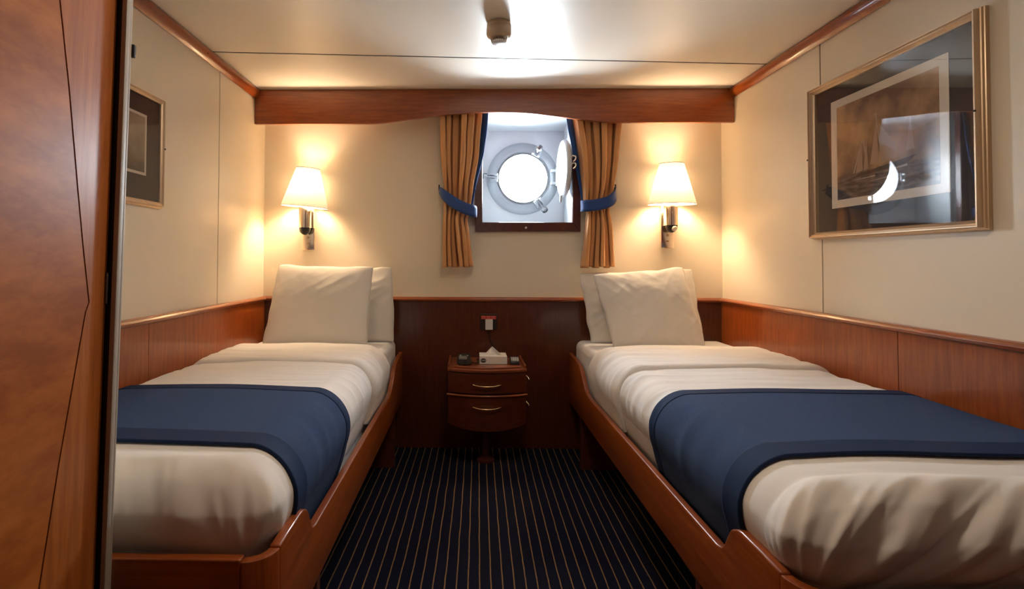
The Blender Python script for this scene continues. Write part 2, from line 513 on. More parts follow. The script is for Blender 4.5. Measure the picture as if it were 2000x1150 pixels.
# cast ring
bm = bmesh.new()
prof = [(0.240, RY), (0.240, RY - 0.010), (0.232, RY - 0.020), (0.190, RY - 0.036), (0.178, RY - 0.034), (0.175, RY - 0.024), (0.168, RY - 0.020), (0.162, RY - 0.020), (0.160, RY - 0.012), (0.160, RY + 0.05)]
lathe(bm, prof, (PC.x, 0, PC.z), 'y', 96, cap=False)
ring = part('porthole_ring', bm, M['ring_paint'], win, smooth=35)
bm = bmesh.new(); lathe(bm, [(0.166, RY - 0.026), (0.163, RY - 0.030), (0.159, RY - 0.026), (0.159, RY - 0.010), (0.166, RY - 0.010)], (PC.x, 0, PC.z), 'y', 96, cap=False)
part('gasket', bm, M['steel'], ring, smooth=40)
bm = bmesh.new(); lathe(bm, [(0.161, RY + 0.012), (0.161, RY + 0.018)], (PC.x, 0, PC.z), 'y', 64)
part('window_pane', bm, M['glass'], win)

# screw clamps around the ring
def clamp(ang, ext, idx):
    a = radians(ang)
    d = Vector((cos(a), 0, sin(a))); n = Vector((-sin(a), 0, cos(a)))
    base = PC + d * 0.196 + Vector((0, -0.034, 0))
    bm = bmesh.new()
    def slab(c, hw, hl, y0, y1):
        vs_ = []
        for yy in (y0, y1):
            for su, sv in ((-1, -1), (1, -1), (1, 1), (-1, 1)):
                p = c + d * hl * su + n * hw * sv; vs_.append(bm.verts.new((p.x, yy, p.z)))
        for f in ((0, 1, 2, 3), (7, 6, 5, 4), (0, 4, 5, 1), (1, 5, 6, 2), (2, 6, 7, 3), (3, 7, 4, 0)):
            bm.faces.new([vs_[i] for i in f])
    slab(base, 0.028, 0.028, RY - 0.008, RY - 0.040)
    slab(base + n * 0.020, 0.006, 0.024, RY - 0.038, RY - 0.062)
    slab(base - n * 0.020, 0.006, 0.024, RY - 0.038, RY - 0.062)
    bevel_all(bm, 0.0025, 2)
    c = part('clamp', bm, M['ring_paint'], win, smooth=35)
    bm = bmesh.new()
    s = base + Vector((0, -0.020, 0))
    e = s + (d * ext + Vector((0, -0.035 if ext > 0.03 else -0.06, 0)))
    tube(bm, [s, e], 0.008, 12)
    part('bolt', bm, M['steel'], c, smooth=40)
    bm = bmesh.new()
    ax = (e - s).normalized()
    k = 16
    rings = []
    for h, rr in ((-0.012, 0.012), (-0.008, 0.018), (0.012, 0.018), (0.017, 0.010)):
        u = ax.orthogonal().normalized(); v = ax.cross(u)
        rings.append([bm.verts.new(e + ax * h + (u * cos(2 * pi * i / k) + v * sin(2 * pi * i / k)) * (rr * (1.12 if i % 2 and rr > 0.015 else 1))) for i in range(k)])
    for A, B in zip(rings, rings[1:]):
        for i in range(k):
            j = (i + 1) % k; bm.faces.new([A[i], A[j], B[j], B[i]])
    bm.faces.new(list(reversed(rings[0]))); bm.faces.new(rings[-1])
    part('clamp_knob', bm, M['steel'], c, smooth=25)
clamp(62, 0.012, 0); clamp(179, 0.060, 1); clamp(-58, 0.058, 2)

# hinge and the hinged storm cover swung open
bm = bmesh.new()
for dz in (-0.042, 0.042):
    box(bm, 0.545, 0.598, RY - 0.062, RY - 0.004, 1.685 + dz - 0.008, 1.685 + dz + 0.008)
lathe(bm, [(0.009, 1.625), (0.009, 1.745)], (0.585, RY - 0.055, 0), 'z', 16)
box(bm, 0.540, 0.556, RY - 0.034, RY - 0.004, 1.640, 1.730)
bevel_all(bm, 0.002, 2)
part('hinge', bm, M['ring_paint'], win, smooth=40)
cov = bmesh.new()
ccen = Vector((0.588, 3.345, 1.704)); crot = radians(1)
rim = [(0.0, -0.004), (0.140, -0.006), (0.150, -0.012), (0.168, -0.012), (0.176, -0.004), (0.176, 0.012), (0.168, 0.018), (0.120, 0.024), (0.0, 0.030)]
lathe(cov, [(max(r, 0.0005), h) for r, h in rim], (0, 0, 0), 'x', 72)
R3 = Matrix.Rotation(crot, 4, 'Z')
bmesh.ops.transform(cov, matrix=Matrix.Translation(ccen) @ R3, verts=cov.verts)
cover = part('storm_cover', cov, M['white_paint'], win, smooth=35, label='round white cover swung open on its hinge')
bm = bmesh.new()
for zz in (1.742, 1.700):
    tube(bm, smooth_path([(0.604, 3.205, zz), (0.622, 3.198, zz + 0.010), (0.634, 3.192, zz + 0.004), (0.632, 3.190, zz - 0.012), (0.620, 3.192, zz - 0.024)], 5), 0.0055, 10)
part('cover_handle', bm, M['chrome'], cover, smooth=40)
bm = bmesh.new()
tube(bm, [(0.572, 3.33, 1.535), (0.568, 3.33, 1.492)], [0.009, 0.006], 10)
part('cover_tab', bm, M['white_paint'], cover, smooth=40)
bm = bmesh.new()
box(bm, 0.585, 0.600, 3.50, 3.575, 1.650, 1.666); box(bm, 0.585, 0.600, 3.50, 3.575, 1.705, 1.721)
part('hinge_arm', bm, M['white_paint'], cover)

# dark wooden frame round the opening
bm = bmesh.new()
fy0, fy1 = YB - 0.026, YB + 0.012
OX0, OX1, OZ0 = 0.041, 0.679, 1.308
IX0, IX1, IZ0 = 0.085, 0.632, 1.364
prism(bm, [(OX0, OZ0), (OX1, OZ0), (IX1, IZ0), (IX0, IZ0)], 'y', fy0, fy1)
prism(bm, [(OX0, OZ0), (IX0, IZ0), (IX0, 2.075), (OX0, 2.075)], 'y', fy0, fy1)
prism(bm, [(OX1, OZ0), (OX1, 2.075), (IX1, 2.075), (IX1, IZ0)], 'y', fy0, fy1)
bevel_all(bm, 0.0025, 2, 50)
fr = part('window_frame', bm, M['wood_dark'], win)
bm = bmesh.new(); lathe(bm, [(0.0065, fy0 + 0.001), (0.0065, fy0 - 0.002), (0.0025, fy0 - 0.0025), (0.0025, fy0 - 0.001)], (0.349, 0, 1.331), 'y', 20)
part('screw_cap', bm, M['ivory'], fr, smooth=40)

# ------------------------------------------------------------------ pelmet (wooden valance board)
def arch(x):
    pts = [(-1.3, 1.930), (-0.56, 1.930), (-0.50, 1.934), (-0.36, 1.952), (-0.167, 1.980), (0.0, 1.993), (0.16, 1.998), (0.344, 1.990), (0.553, 1.966), (0.70, 1.947), (0.80, 1.937), (0.90, 1.934), (1.6, 1.936)]
    for (a, za), (b, zb) in zip(pts, pts[1:]):
        if a <= x <= b:
            k = (x - a) / (b - a); return za + (zb - za) * k
    return 1.93
xs = [XL + 0.002 + (XR - XL - 0.004) * i / 140 for i in range(141)]
def arch_s(x): return sum(arch(min(max(x + d, -1.29), 1.59)) for d in (-0.05, -0.025, 0, 0.025, 0.05)) / 5
bm = bmesh.new()
prism(bm, [(x, arch_s(x)) for x in xs] + [(xs[-1], ZC - 0.003), (xs[0], ZC - 0.003)], 'y', 3.130, 3.152)
pel = thing('pelmet', 'long cherry wood pelmet board with arched lower edge above the porthole window', 'pelmet', (0.14, 3.14, 1.93))
part('board', bm, M['wood_x'], pel)
bm = bmesh.new(); tube(bm, [(-0.35, 3.225, 2.078), (1.05, 3.225, 2.078)], 0.009, 12)
rail = part('curtain_rail', bm, M['steel'], pel, smooth=40)
for x in (-0.30, 0.36, 1.0):
    bm = bmesh.new(); box(bm, x - 0.01, x + 0.01, 3.15, YB, 2.086, 2.10)
    part('bracket', bm, M['steel'], pel)

# ------------------------------------------------------------------ curtains
def interp(tab, z):
    tab = sorted(tab)
    if z <= tab[0][0]: return tab[0][1]
    for (a, va), (b, vb) in zip(tab, tab[1:]):
        if z <= b:
            k = (z - a) / (b - a); k = k * k * (3 - 2 * k) * 0.5 + k * 0.5
            return va + (vb - va) * k
    return tab[-1][1]

def curtain(name, label, L, Rr, tie_z, seed, lin_side):
    """L, Rr: tables (z, x) of the left and right edges"""
    root = thing(name, label, 'curtain', ((L[-1][1] + Rr[-1][1]) / 2, 3.22, 1.09), 'curtains at the porthole')
    rnd = random.Random(seed)
    nz, nx, NP = 80, 150, 6
    ztop, zbot = 2.05, 1.093
    ph = [rnd.uniform(-0.25, 0.25) for _ in range(NP + 2)]
    wd = [rnd.uniform(0.75, 1.25) for _ in range(NP)]
    tot = sum(wd); cum = [0]
    for w_ in wd: cum.append(cum[-1] + w_ / tot)
    bm = bmesh.new(); rows = []
    for i in range(nz + 1):
        z = ztop + (zbot - ztop) * i / nz
        xl, xr = interp(L, z), interp(Rr, z)
        w = xr - xl
        row = []
        for j in range(nx + 1):
            s = j / nx
            tz = tie_z(s)
            pinch = math.exp(-((z - tz) / 0.10) ** 2)
            k = max(q for q in range(NP) if cum[q] <= s + 1e-9)
            f = (s - cum[k]) / (cum[k + 1] - cum[k])
            drift = 0.12 * sin(z * 5 + k * 1.7 + seed)
            wv = cos(2 * pi * (f + 0) ) 
            wv = math.copysign(abs(wv) ** 0.7, wv)
            amp = (0.036 - 0.020 * pinch) * (0.85 + 0.3 * sin(k * 2.1 + seed))
            x = xl + w * s + 0.010 * sin(2 * pi * f * 2) * (1 - pinch) * w / 0.25
            x += 0.006 * noise.noise(Vector((s * 6, z * 4, seed)))
            y = 3.236 - 2 * amp * abs(sin(pi * f)) ** 0.55 + 0.004 * noise.noise(Vector((s * 12, z * 7, seed + 3)))
            zz = z - (0.004 * sin(k * 3 + seed) if i == nz else 0)
            row.append(bm.verts.new((x, y, zz)))
        rows.append(row)
    for a, b in zip(rows, rows[1:]):
        for j in range(nx): bm.faces.new([a[j], a[j + 1], b[j + 1], b[j]])
    o = part('drape', bm, M['tan'], root, smooth=180)
    md = o.modifiers.new('thick', 'SOLIDIFY'); md.thickness = 0.0025; md.offset = 0
    # lining, a little wider than the drape on the window side
    bm = bmesh.new(); rows = []
    for i in range(nz + 1):
        z = ztop + (zbot + 0.02 - ztop) * i / nz
        xl, xr = interp(L, z), interp(Rr, z)
        ex = 0.032 * min(1, max(0, (z - 1.44) / 0.45)) + 0.006
        if z < 1.44: ex = -0.012
        if lin_side > 0: x0, x1 = xl + 0.02, xr + ex
        else: x0, x1 = xl - ex, xr - 0.02
        row = []
        for j in range(61):
            s = j / 60
            y = 3.252 + 0.006 * sin(s * 30 + seed)
            e = s if lin_side > 0 else 1 - s
            if e > 0.86: y -= 0.030 * (e - 0.86) / 0.14
            row.append(bm.verts.new((x0 + (x1 - x0) * s, y, z)))
        rows.append(row)
    for a, b in zip(rows, rows[1:]):
        for j in range(60): bm.faces.new([a[j], a[j + 1], b[j + 1], b[j]])
    o = part('lining', bm, M['lining'], root, smooth=180, label='blue lining showing at the window side')
    md = o.modifiers.new('thick', 'SOLIDIFY'); md.thickness = 0.002; md.offset = 0
    return root

def ribbon(pts, h0, h1, th=0.004):
    pts = smooth_path(pts, 8)
    bm = bmesh.new(); rows = []
    n = len(pts)
    for i, p in enumerate(pts):
        t = (pts[min(i + 1, n - 1)] - pts[max(i - 1, 0)]).normalized()
        out = Vector((t.y, -t.x, 0))
        out = out.normalized() if out.length > 1e-4 else Vector((0, -1, 0))
        upv = out.cross(t).normalized()
        if upv.z < 0: upv = -upv
        h = h0 + (h1 - h0) * sin(pi * i / (n - 1)) ** 0.6
        rows.append([bm.verts.new(p + upv * h * s + out * 0.002 * (1 - (2 * s) ** 2)) for s in (-0.5, -0.25, 0, 0.25, 0.5)])
    for a, b in zip(rows, rows[1:]):
        for j in range(4): bm.faces.new([a[j], a[j + 1], b[j + 1], b[j]])
    return bm

curtain('curtain', 'gathered tan curtain with blue lining hanging left of the porthole', [(1.09, -0.150), (1.25, -0.152), (1.42, -0.146), (1.56, -0.150), (1.75, -0.166), (2.05, -0.172)],
        [(1.09, 0.032), (1.25, 0.012), (1.38, -0.006), (1.45, 0.016), (1.55, 0.026), (1.78, 0.062), (2.05, 0.082)], lambda s: 1.52 - 0.10 * s, 1, 1)
curtain('curtain', 'gathered tan curtain with blue lining hanging right of the porthole', [(1.09, 0.670), (1.28, 0.690), (1.42, 0.704), (1.50, 0.684), (1.70, 0.664), (2.05, 0.618)],
        [(1.09, 0.864), (1.28, 0.852), (1.43, 0.842), (1.55, 0.866), (1.75, 0.888), (2.05, 0.912)], lambda s: 1.455 + 0.03 * s, 2, -1)

def tieback(label, path, hook):
    bm = ribbon(path, 0.034, 0.068)
    o = obj('curtain_tieback', bm, M['navy_tie'], smooth=180, origin=hook)
    md = o.modifiers.new('thick', 'SOLIDIFY'); md.thickness = 0.004; md.offset = 0
    tag(o, label, 'curtain tieback', 'curtain tiebacks')
    bm = bmesh.new(); h = Vector(hook)
    tube(bm, [h + Vector((0, 0.03, 0.0)), h + Vector((0, -0.004, 0)), h + Vector((0, -0.012, 0.012)), h + Vector((0, -0.012, 0.03))], 0.004, 10)
    part('hook', bm, M['black'], o, smooth=50)
M['navy_tie'] = mat('navy_tieback', (0.022, 0.062, 0.23), rough=0.7, spec=0.2, sheen=0.3)
tieback('blue fabric tieback round the curtain left of the porthole',
        [(-0.176, 3.276, 1.560), (-0.168, 3.225, 1.545), (-0.140, 3.180, 1.515), (-0.080, 3.166, 1.468), (-0.015, 3.166, 1.436), (0.030, 3.178, 1.424), (0.048, 3.215, 1.420), (0.036, 3.262, 1.425), (-0.03, 3.275, 1.455), (-0.12, 3.280, 1.52), (-0.172, 3.283, 1.556)], (-0.178, 3.272, 1.560))
tieback('blue fabric tieback round the curtain right of the porthole',
        [(0.884, 3.276, 1.560), (0.880, 3.225, 1.545), (0.862, 3.185, 1.515), (0.825, 3.166, 1.480), (0.765, 3.163, 1.462), (0.705, 3.168, 1.455), (0.676, 3.195, 1.456), (0.672, 3.235, 1.458), (0.70, 3.268, 1.465), (0.78, 3.276, 1.49), (0.876, 3.283, 1.556)], (0.886, 3.272, 1.562))

# ------------------------------------------------------------------ wall sconces
def sconce(label, xc, zbot_plate, roll, lens_turn, shade_h=0.242):
    root = thing('wall_sconce', label, 'wall lamp', (xc, YB, zbot_plate), 'reading sconces above the beds')
    z0 = zbot_plate
    bm = bmesh.new(); box(bm, xc - 0.038, xc + 0.038, YB - 0.018, YB, z0, z0 + 0.27)
    bevel_all(bm, 0.003, 2)
    pl = part('backplate', bm, M['chrome'], root, smooth=30)
    for dz in (0.042, 0.078):
        bm = bmesh.new(); lathe(bm, [(0.006, YB - 0.018), (0.006, YB - 0.026), (0.0045, YB - 0.030)], (xc, 0, z0 + dz), 'y', 16)
        part('switch_knob', bm, M['brass'], pl, smooth=40)
    # fluted canister: a big half round in front of a smaller one
    bm = bmesh.new()
    pts = []
    for k in range(25):
        a = pi + pi * k / 24
        pts.append((xc + 0.036 * cos(a), 3.215 + 0.036 * sin(a)))
    pts += [(xc + 0.036, 3.236), (xc + 0.044, 3.243), (xc + 0.044, YB - 0.016), (xc - 0.030, YB - 0.016), (xc - 0.030, 3.243), (xc - 0.036, 3.236)]
    prism(bm, pts, 'z', z0 + 0.135, z0 + 0.268)
    can = part('canister', bm, M['chrome'], root, smooth=35)
    bm = bmesh.new()
    lathe(bm, [(0.033, 0), (0.034, -0.008), (0.030, -0.026), (0.016, -0.040), (0.006, -0.044)], (xc, 3.215, z0 + 0.136), 'z', 28)
    lathe(bm, [(0.024, 0), (0.023, -0.012), (0.014, -0.032), (0.004, -0.038)], (xc + 0.016, 3.258, z0 + 0.136), 'z', 24)
    part('canister_base', bm, M['black'], can, smooth=50)
    if lens_turn:
        bm = bmesh.new()
        lathe(bm, [(0.016, 0.004), (0.016, -0.004), (0.013, -0.007), (0.012, -0.005), (0.003, -0.005)], (0, 0, 0), 'y', 28)
        bmesh.ops.transform(bm, matrix=Matrix.Translation((xc + 0.006, 3.184, z0 + 0.114)) @ Matrix.Rotation(radians(25), 4, 'X') @ Matrix.Rotation(radians(14), 4, 'Z'), verts=bm.verts)
        part('spotlight_lens', bm, M['ivory'], can, smooth=40)
    # shade: three quarters of an oval cone, open to the wall
    zc0, zc1 = z0 + 0.258, z0 + 0.258 + shade_h
    T = Matrix.Translation((xc, 3.205, zc0)) @ Matrix.Rotation(roll, 4, 'Y')
    bm = bmesh.new(); rows = []
    def sh(a, t_):
        rx_, ry_ = 0.140 + (0.070 - 0.140) * t_, 0.100 + (0.058 - 0.100) * t_
        c_, s_ = cos(a), -sin(a)
        if s_ > 0: s_ = min(s_, 0.80)      # flattened toward the wall
        return Vector((rx_ * c_, ry_ * s_, (zc1 - zc0) * t_))
    A0, A1, NA = 0.0, 2 * pi, 72
    for i in range(13):
        rows.append([bm.verts.new(T @ sh(A0 + (A1 - A0) * k / NA, i / 12)) for k in range(NA + 1)])
    for a, b in zip(rows, rows[1:]):
        for k in range(NA): bm.faces.new([a[k], a[k + 1], b[k + 1], b[k]])
    s = part('lamp_shade', bm, M['shade'], root, smooth=180)
    for t_ in (0.0, 1.0):
        bm = bmesh.new()
        tube(bm, [T @ sh(A0 + (A1 - A0) * k / NA, t_) for k in range(NA + 1)], 0.0016, 8)
        part('piping', bm, M['trimline'], s, smooth=60)
    # lamp holder and bulb
    bm = bmesh.new(); lathe(bm, [(0.016, z0 + 0.26), (0.016, z0 + 0.315), (0.013, z0 + 0.32)], (xc, 3.215, 0), 'z', 20)
    part('bulb_holder', bm, M['ivory'], root, smooth=40)
    ld = bpy.data.lights.new('bulb_light', 'POINT')
    ld.energy = LAMP_W; ld.color = LAMP_COL; ld.shadow_soft_size = 0.042
    lo = bpy.data.objects.new('bulb_light', ld); C.objects.link(lo)
    lo.parent = root; lo.location = Vector((xc, 3.215, z0 + 0.385)) - Vector((xc, YB, z0))
    bm = bmesh.new()
    lathe(bm, [(0.010, -0.036), (0.014, -0.022), (0.020, -0.008), (0.022, 0.006), (0.018, 0.020), (0.008, 0.027)], (xc, 3.215, z0 + 0.355), 'z', 20)
    bulb = bpy.data.materials.get('bulb_glass') or glass_material('bulb_glass', 0.1, 1.2)
    part('bulb', bm, bulb, root, smooth=60)
sconce('lit wall sconce with white shade above the left bed, shade slightly tilted', -0.981, 1.190, radians(5.0), False, 0.232)
sconce('lit wall sconce with white shade and round lens above the right bed', 1.204, 1.208, radians(-0.3), True)

# ------------------------------------------------------------------ pictures
def picture(label, wall, x, y0, y1, z0, z1, my, mz, band, pmat, fw_=0.030, depth=0.040, ship=False):
    """framed print lying against a side wall; wall=+1 right wall, -1 left wall; my/mz = outer edge of the pale mount"""
    s = -wall
    root = thing('framed_picture', label, 'picture', (x, (y0 + y1) / 2, (z0 + z1) / 2))
    bm = bmesh.new()
    prof = [(0, 0.0), (0, depth * 0.30), (0.003, depth * 0.34), (0.003, depth * 0.52), (0.0065, depth * 0.56), (0.0065, depth * 0.80), (0.008, depth), (0.0115, depth * 1.0), (0.014, depth * 0.84), (0.019, depth * 0.86), (0.024, depth * 0.62), (fw_, depth * 0.5), (fw_, 0.0)]
    rings = []
    for o_, h in prof:
        X = x + s * h
        rings.append([bm.verts.new((X, a, b)) for a, b in ((y0 + o_, z0 + o_), (y1 - o_, z0 + o_), (y1 - o_, z1 - o_), (y0 + o_, z1 - o_))])
    for A, B in zip(rings, rings[1:] + rings[:1]):
        for k in range(4):
            j = (k + 1) % 4; bm.faces.new([A[k], A[j], B[j], B[k]])
    part('frame', bm, M['gold'], root, smooth=25)
    bm = bmesh.new(); a, b = sorted((x + s * 0.004, x + s * 0.008))
    box(bm, a, b, y0 + fw_ * 0.9, y1 - fw_ * 0.9, z0 + fw_ * 0.9, z1 - fw_ * 0.9)
    mt_ = part('dark_mount', bm, M['mat_dark'], root)
    bm = bmesh.new(); a, b = sorted((x + s * 0.008, x + s * 0.0095))
    (ya, yb), (za, zb) = my, mz
    box(bm, a, b, ya, yb, za, zb)
    part('pale_mount', bm, M['mat_light'], root)
    bm = bmesh.new(); a, b = sorted((x + s * 0.0095, x + s * 0.0102))
    box(bm, a, b, ya + band, yb - band, za + band * 0.9, zb - band * 0.9)
    pr = part('print', bm, pmat, root)
    bm = bmesh.new(); a, b = sorted((x + s * depth * 0.52, x + s * (depth * 0.52 + 0.002)))
    box(bm, a, b, y0 + 0.02, y1 - 0.02, z0 + 0.02, z1 - 0.02)
    part('glass', bm, M['picture_glass'], root)
    for yy in (y0 + 0.008, y1 - 0.008):
        bm = bmesh.new(); lathe(bm, [(0.0035, x + s * depth * 0.98), (0.0035, x + s * (depth + 0.002))], (0, yy, (z0 + z1) / 2 + 0.02), 'x', 10)
        part('frame_screw', bm, M['seam'], root)
    return root, pr, x + s * 0.0103

rp, pr, px_ = picture('large landscape seascape print of a sailing ship in champagne frame on the right wall', 1, XR, 1.608, 2.412, 1.226, 1.890, (1.735, 2.293), (1.352, 1.800), 0.036, M['print_right'])
# printed ship: flat shapes lying on the print
def flat(bm, pts, x):
    vs_ = [bm.verts.new((x, y, z)) for y, z in pts]
    bm.faces.new(vs_)
def on_print(name, shapes, material, x):
    bm = bmesh.new()
    for sh_ in shapes: flat(bm, sh_, x)
    part(name, bm, material, pr)
X1 = px_ - 0.0004
on_print('printed_hull', [[(2.16, 1.462), (1.90, 1.475), (1.86, 1.500), (1.98, 1.488), (2.14, 1.474)]], M['hull'], X1)
on_print('printed_sail', [[(2.150, 1.478), (2.118, 1.600), (2.112, 1.484)], [(2.108, 1.482), (2.092, 1.600), (2.082, 1.486)], [(2.075, 1.500), (2.040, 1.660), (2.030, 1.500)],
                          [(2.020, 1.500), (2.028, 1.650), (1.955, 1.560), (1.94, 1.505)], [(1.905, 1.520), (1.885, 1.640), (1.868, 1.520)]], M['sail'], X1 - 0.0003)
on_print('printed_foam', [[(2.164, 1.480), (2.1585, 1.480), (2.112, 1.600), (2.116, 1.602)], [(2.108, 1.602), (2.104, 1.602), (2.090, 1.500), (2.094, 1.498)], [(2.046, 1.690), (2.042, 1.690), (2.010, 1.500), (2.015, 1.500)], [(2.16, 1.452), (2.05, 1.458), (2.05, 1.452)], [(2.02, 1.462), (1.90, 1.474), (1.90, 1.466)], [(2.10, 1.436), (1.98, 1.444), (1.98, 1.439)]], M['foam'], X1 - 0.0002)
picture('smaller framed pale seascape print with dark mount on the left wall', -1, XL, 1.55, 2.172, 1.337, 1.783, (1.66, 2.062), (1.455, 1.690), 0.012, M['print_left'], fw_=0.024, depth=0.024)

# ------------------------------------------------------------------ smoke detector
det = thing('smoke_detector', 'round cream smoke detector with white cap on the ceiling', 'smoke detector', (0.127, 2.262, ZC))
c = (0.127, 2.262, 0)
bm = bmesh.new(); lathe(bm, [(0.046, ZC), (0.050, ZC - 0.004), (0.052, ZC - 0.016), (0.050, ZC - 0.020)], c, 'z', 40); part('base', bm, M['ivory2'], det, smooth=40)
bm = bmesh.new(); lathe(bm, [(0.050, ZC - 0.020), (0.0525, ZC - 0.024), (0.053, ZC - 0.046), (0.050, ZC - 0.056), (0.040, ZC - 0.064), (0.030, ZC - 0.066)], c, 'z', 40); part('housing', bm, M['ivory2'], det, smooth=40)
bm = bmesh.new()
lathe(bm, [(0.026, ZC - 0.064), (0.026, ZC - 0.080)], c, 'z', 24)
gr = part('grille', bm, M['seam'], det)
bm = bmesh.new()
for k in range(30):
    a = 2 * pi * k / 30
    tube(bm, [(c[0] + 0.034 * cos(a), c[1] + 0.034 * sin(a), ZC - 0.064), (c[0] + 0.031 * cos(a), c[1] + 0.031 * sin(a), ZC - 0.081)], 0.0014, 6)
part('fin', bm, M['ivory2'], gr)
bm = bmesh.new(); lathe(bm, [(0.030, ZC - 0.078), (0.0315, ZC - 0.082), (0.030, ZC - 0.086), (0.022, ZC - 0.090), (0.006, ZC - 0.091)], c, 'z', 36); part('cap', bm, M['whiteplastic'], det, smooth=40)

# ------------------------------------------------------------------ round fill light, added to brighten the near beds and door (above the picture's upper edge)
def emission(name, col, L_):
    mt = bpy.data.materials.new(name); mt.use_nodes = True
    b = mt.node_tree.nodes['Principled BSDF']
    b.inputs['Base Color'].default_value = (0.8, 0.8, 0.8, 1)
    b.inputs['Emission Color'].default_value = (*col, 1); b.inputs['Emission Strength'].default_value = L_
    return mt
cl = thing('added_fill_light', 'added unseen round ceiling light lit above the foot of the beds', 'fill light', (0.15, 1.32, ZC))
bm = bmesh.new(); lathe(bm, [(0.155, ZC), (0.160, ZC - 0.006), (0.158, ZC - 0.018), (0.134, ZC - 0.020), (0.134, ZC - 0.008)], (0.15, 1.32, 0), 'z', 48); part('rim', bm, M['ivory'], cl, smooth=40)
bm = bmesh.new(); lathe(bm, [(0.131, ZC - 0.017), (0.100, ZC - 0.022), (0.05, ZC - 0.025), (0.001, ZC - 0.026)], (0.15, 1.32, 0), 'z', 48); part('diffuser', bm, emission('fill_diffuser', (1.0, 0.80, 0.58), FILL_L), cl, smooth=60)

# ------------------------------------------------------------------ door ajar at the left, with its steel jamb and partition
door = empty('door_1', (-0.698, 1.03, 0.0)); door['kind'] = 'structure'
TH, LEAN = radians(3.0), 0.022
Rd = Matrix.Rotation(LEAN, 4, 'Y')
def jamb_x(z): return LEAN * (z - 1.13)
# leaf built in door space: s along the leaf toward the viewer, face normal toward the cabin
dirv = Vector((sin(TH), -cos(TH), 0)); nrm = Vector((cos(TH), sin(TH), 0))
def dp(s, n, z): return dirv * s + nrm * n + Vector((jamb_x(z), 0, z))
def slab_door(bm, outline, n0, n1, mi=0):
    A = [bm.verts.new(dp(s, n0, z)) for s, z in outline]; B = [bm.verts.new(dp(s, n1, z)) for s, z in outline]
    fs = [bm.faces.new(A), bm.faces.new(list(reversed(B)))]
    for i in range(len(outline)):
        j = (i + 1) % len(outline); fs.append(bm.faces.new([A[j], A[i], B[i], B[j]]))
    for f in fs: f.material_index = mi
ZD0, ZD1 = 0.02, 2.05
inl = [(0.192, 0.02), (0.169, 0.42), (0.147, 0.59), (0.112, 0.78), (0.058, 1.034), (0.049, 1.052), (0.07, 1.145), (0.092, 1.254), (0.124, 1.422), (0.155, 1.562), (0.183, 1.7), (0.21, 1.85), (0.23, 2.05)]
bm = bmesh.new()
slab_door(bm, [(0.0, ZD0), (0.78, ZD0), (0.78, ZD1), (0.0, ZD1)], -0.038, -0.002)
leaf = obj('door_leaf', bm, M['inlay'], door)
bm = bmesh.new(); slab_door(bm, [(0.0, ZD0)] + [(s - 0.0020, z) for s, z in inl] + [(0.0, ZD1)], -0.002, 0.0)
obj('veneer', bm, M['veneer_b'], leaf, label='vertical grained veneer strip')
bm = bmesh.new(); slab_door(bm, [(0.78, ZD0)] + [(s + 0.0020, z) for s, z in inl] + [(0.78, ZD1)], -0.002, 0.0)
obj('veneer', bm, M['veneer_a'], leaf, label='diagonal figured veneer field')
# gasket strip and hinge
def zshear(bm):
    for v in bm.verts: v.co.x += LEAN * (v.co.z - 1.13)
bm = bmesh.new(); box(bm, -0.030, 0.012, 0.004, 0.018, 0, 2.10); zshear(bm)
obj('gasket', bm, M['rubber'], door)
bm = bmesh.new(); lathe(bm, [(0.003, 1.045), (0.003, 1.105)], (0.002, -0.001, 0), 'z', 10); zshear(bm)
obj('hinge', bm, M['steel'], door, smooth=40)
bm = bmesh.new(); box(bm, -0.030, 0.020, 0.012, 0.020, 0, ZC - 0.002); box(bm, 0.0095, 0.020, 0.0, 0.014, 0, ZC - 0.002)
bmesh.ops.remove_doubles(bm, verts=bm.verts, dist=1e-5)
bevel_all(bm, 0.0025, 2, 50); zshear(bm)
jm = obj('door_jamb', bm, M['hammered'], door, smooth=40)
bm = bmesh.new(); box(bm, 0.008, 0.0235, 0.020, 0.030, 1.533, 1.559); bevel_all(bm, 0.003, 3); zshear(bm)
obj('latch', bm, M['black'], jm)
bm = bmesh.new(); box(bm, XL, -0.735, 1.045, 1.075, 0, ZC); box(bm, -0.86, -0.76, -0.15, 0.22, 0, ZC)
obj('wall_partition', bm, M['wall'], kind='structure')

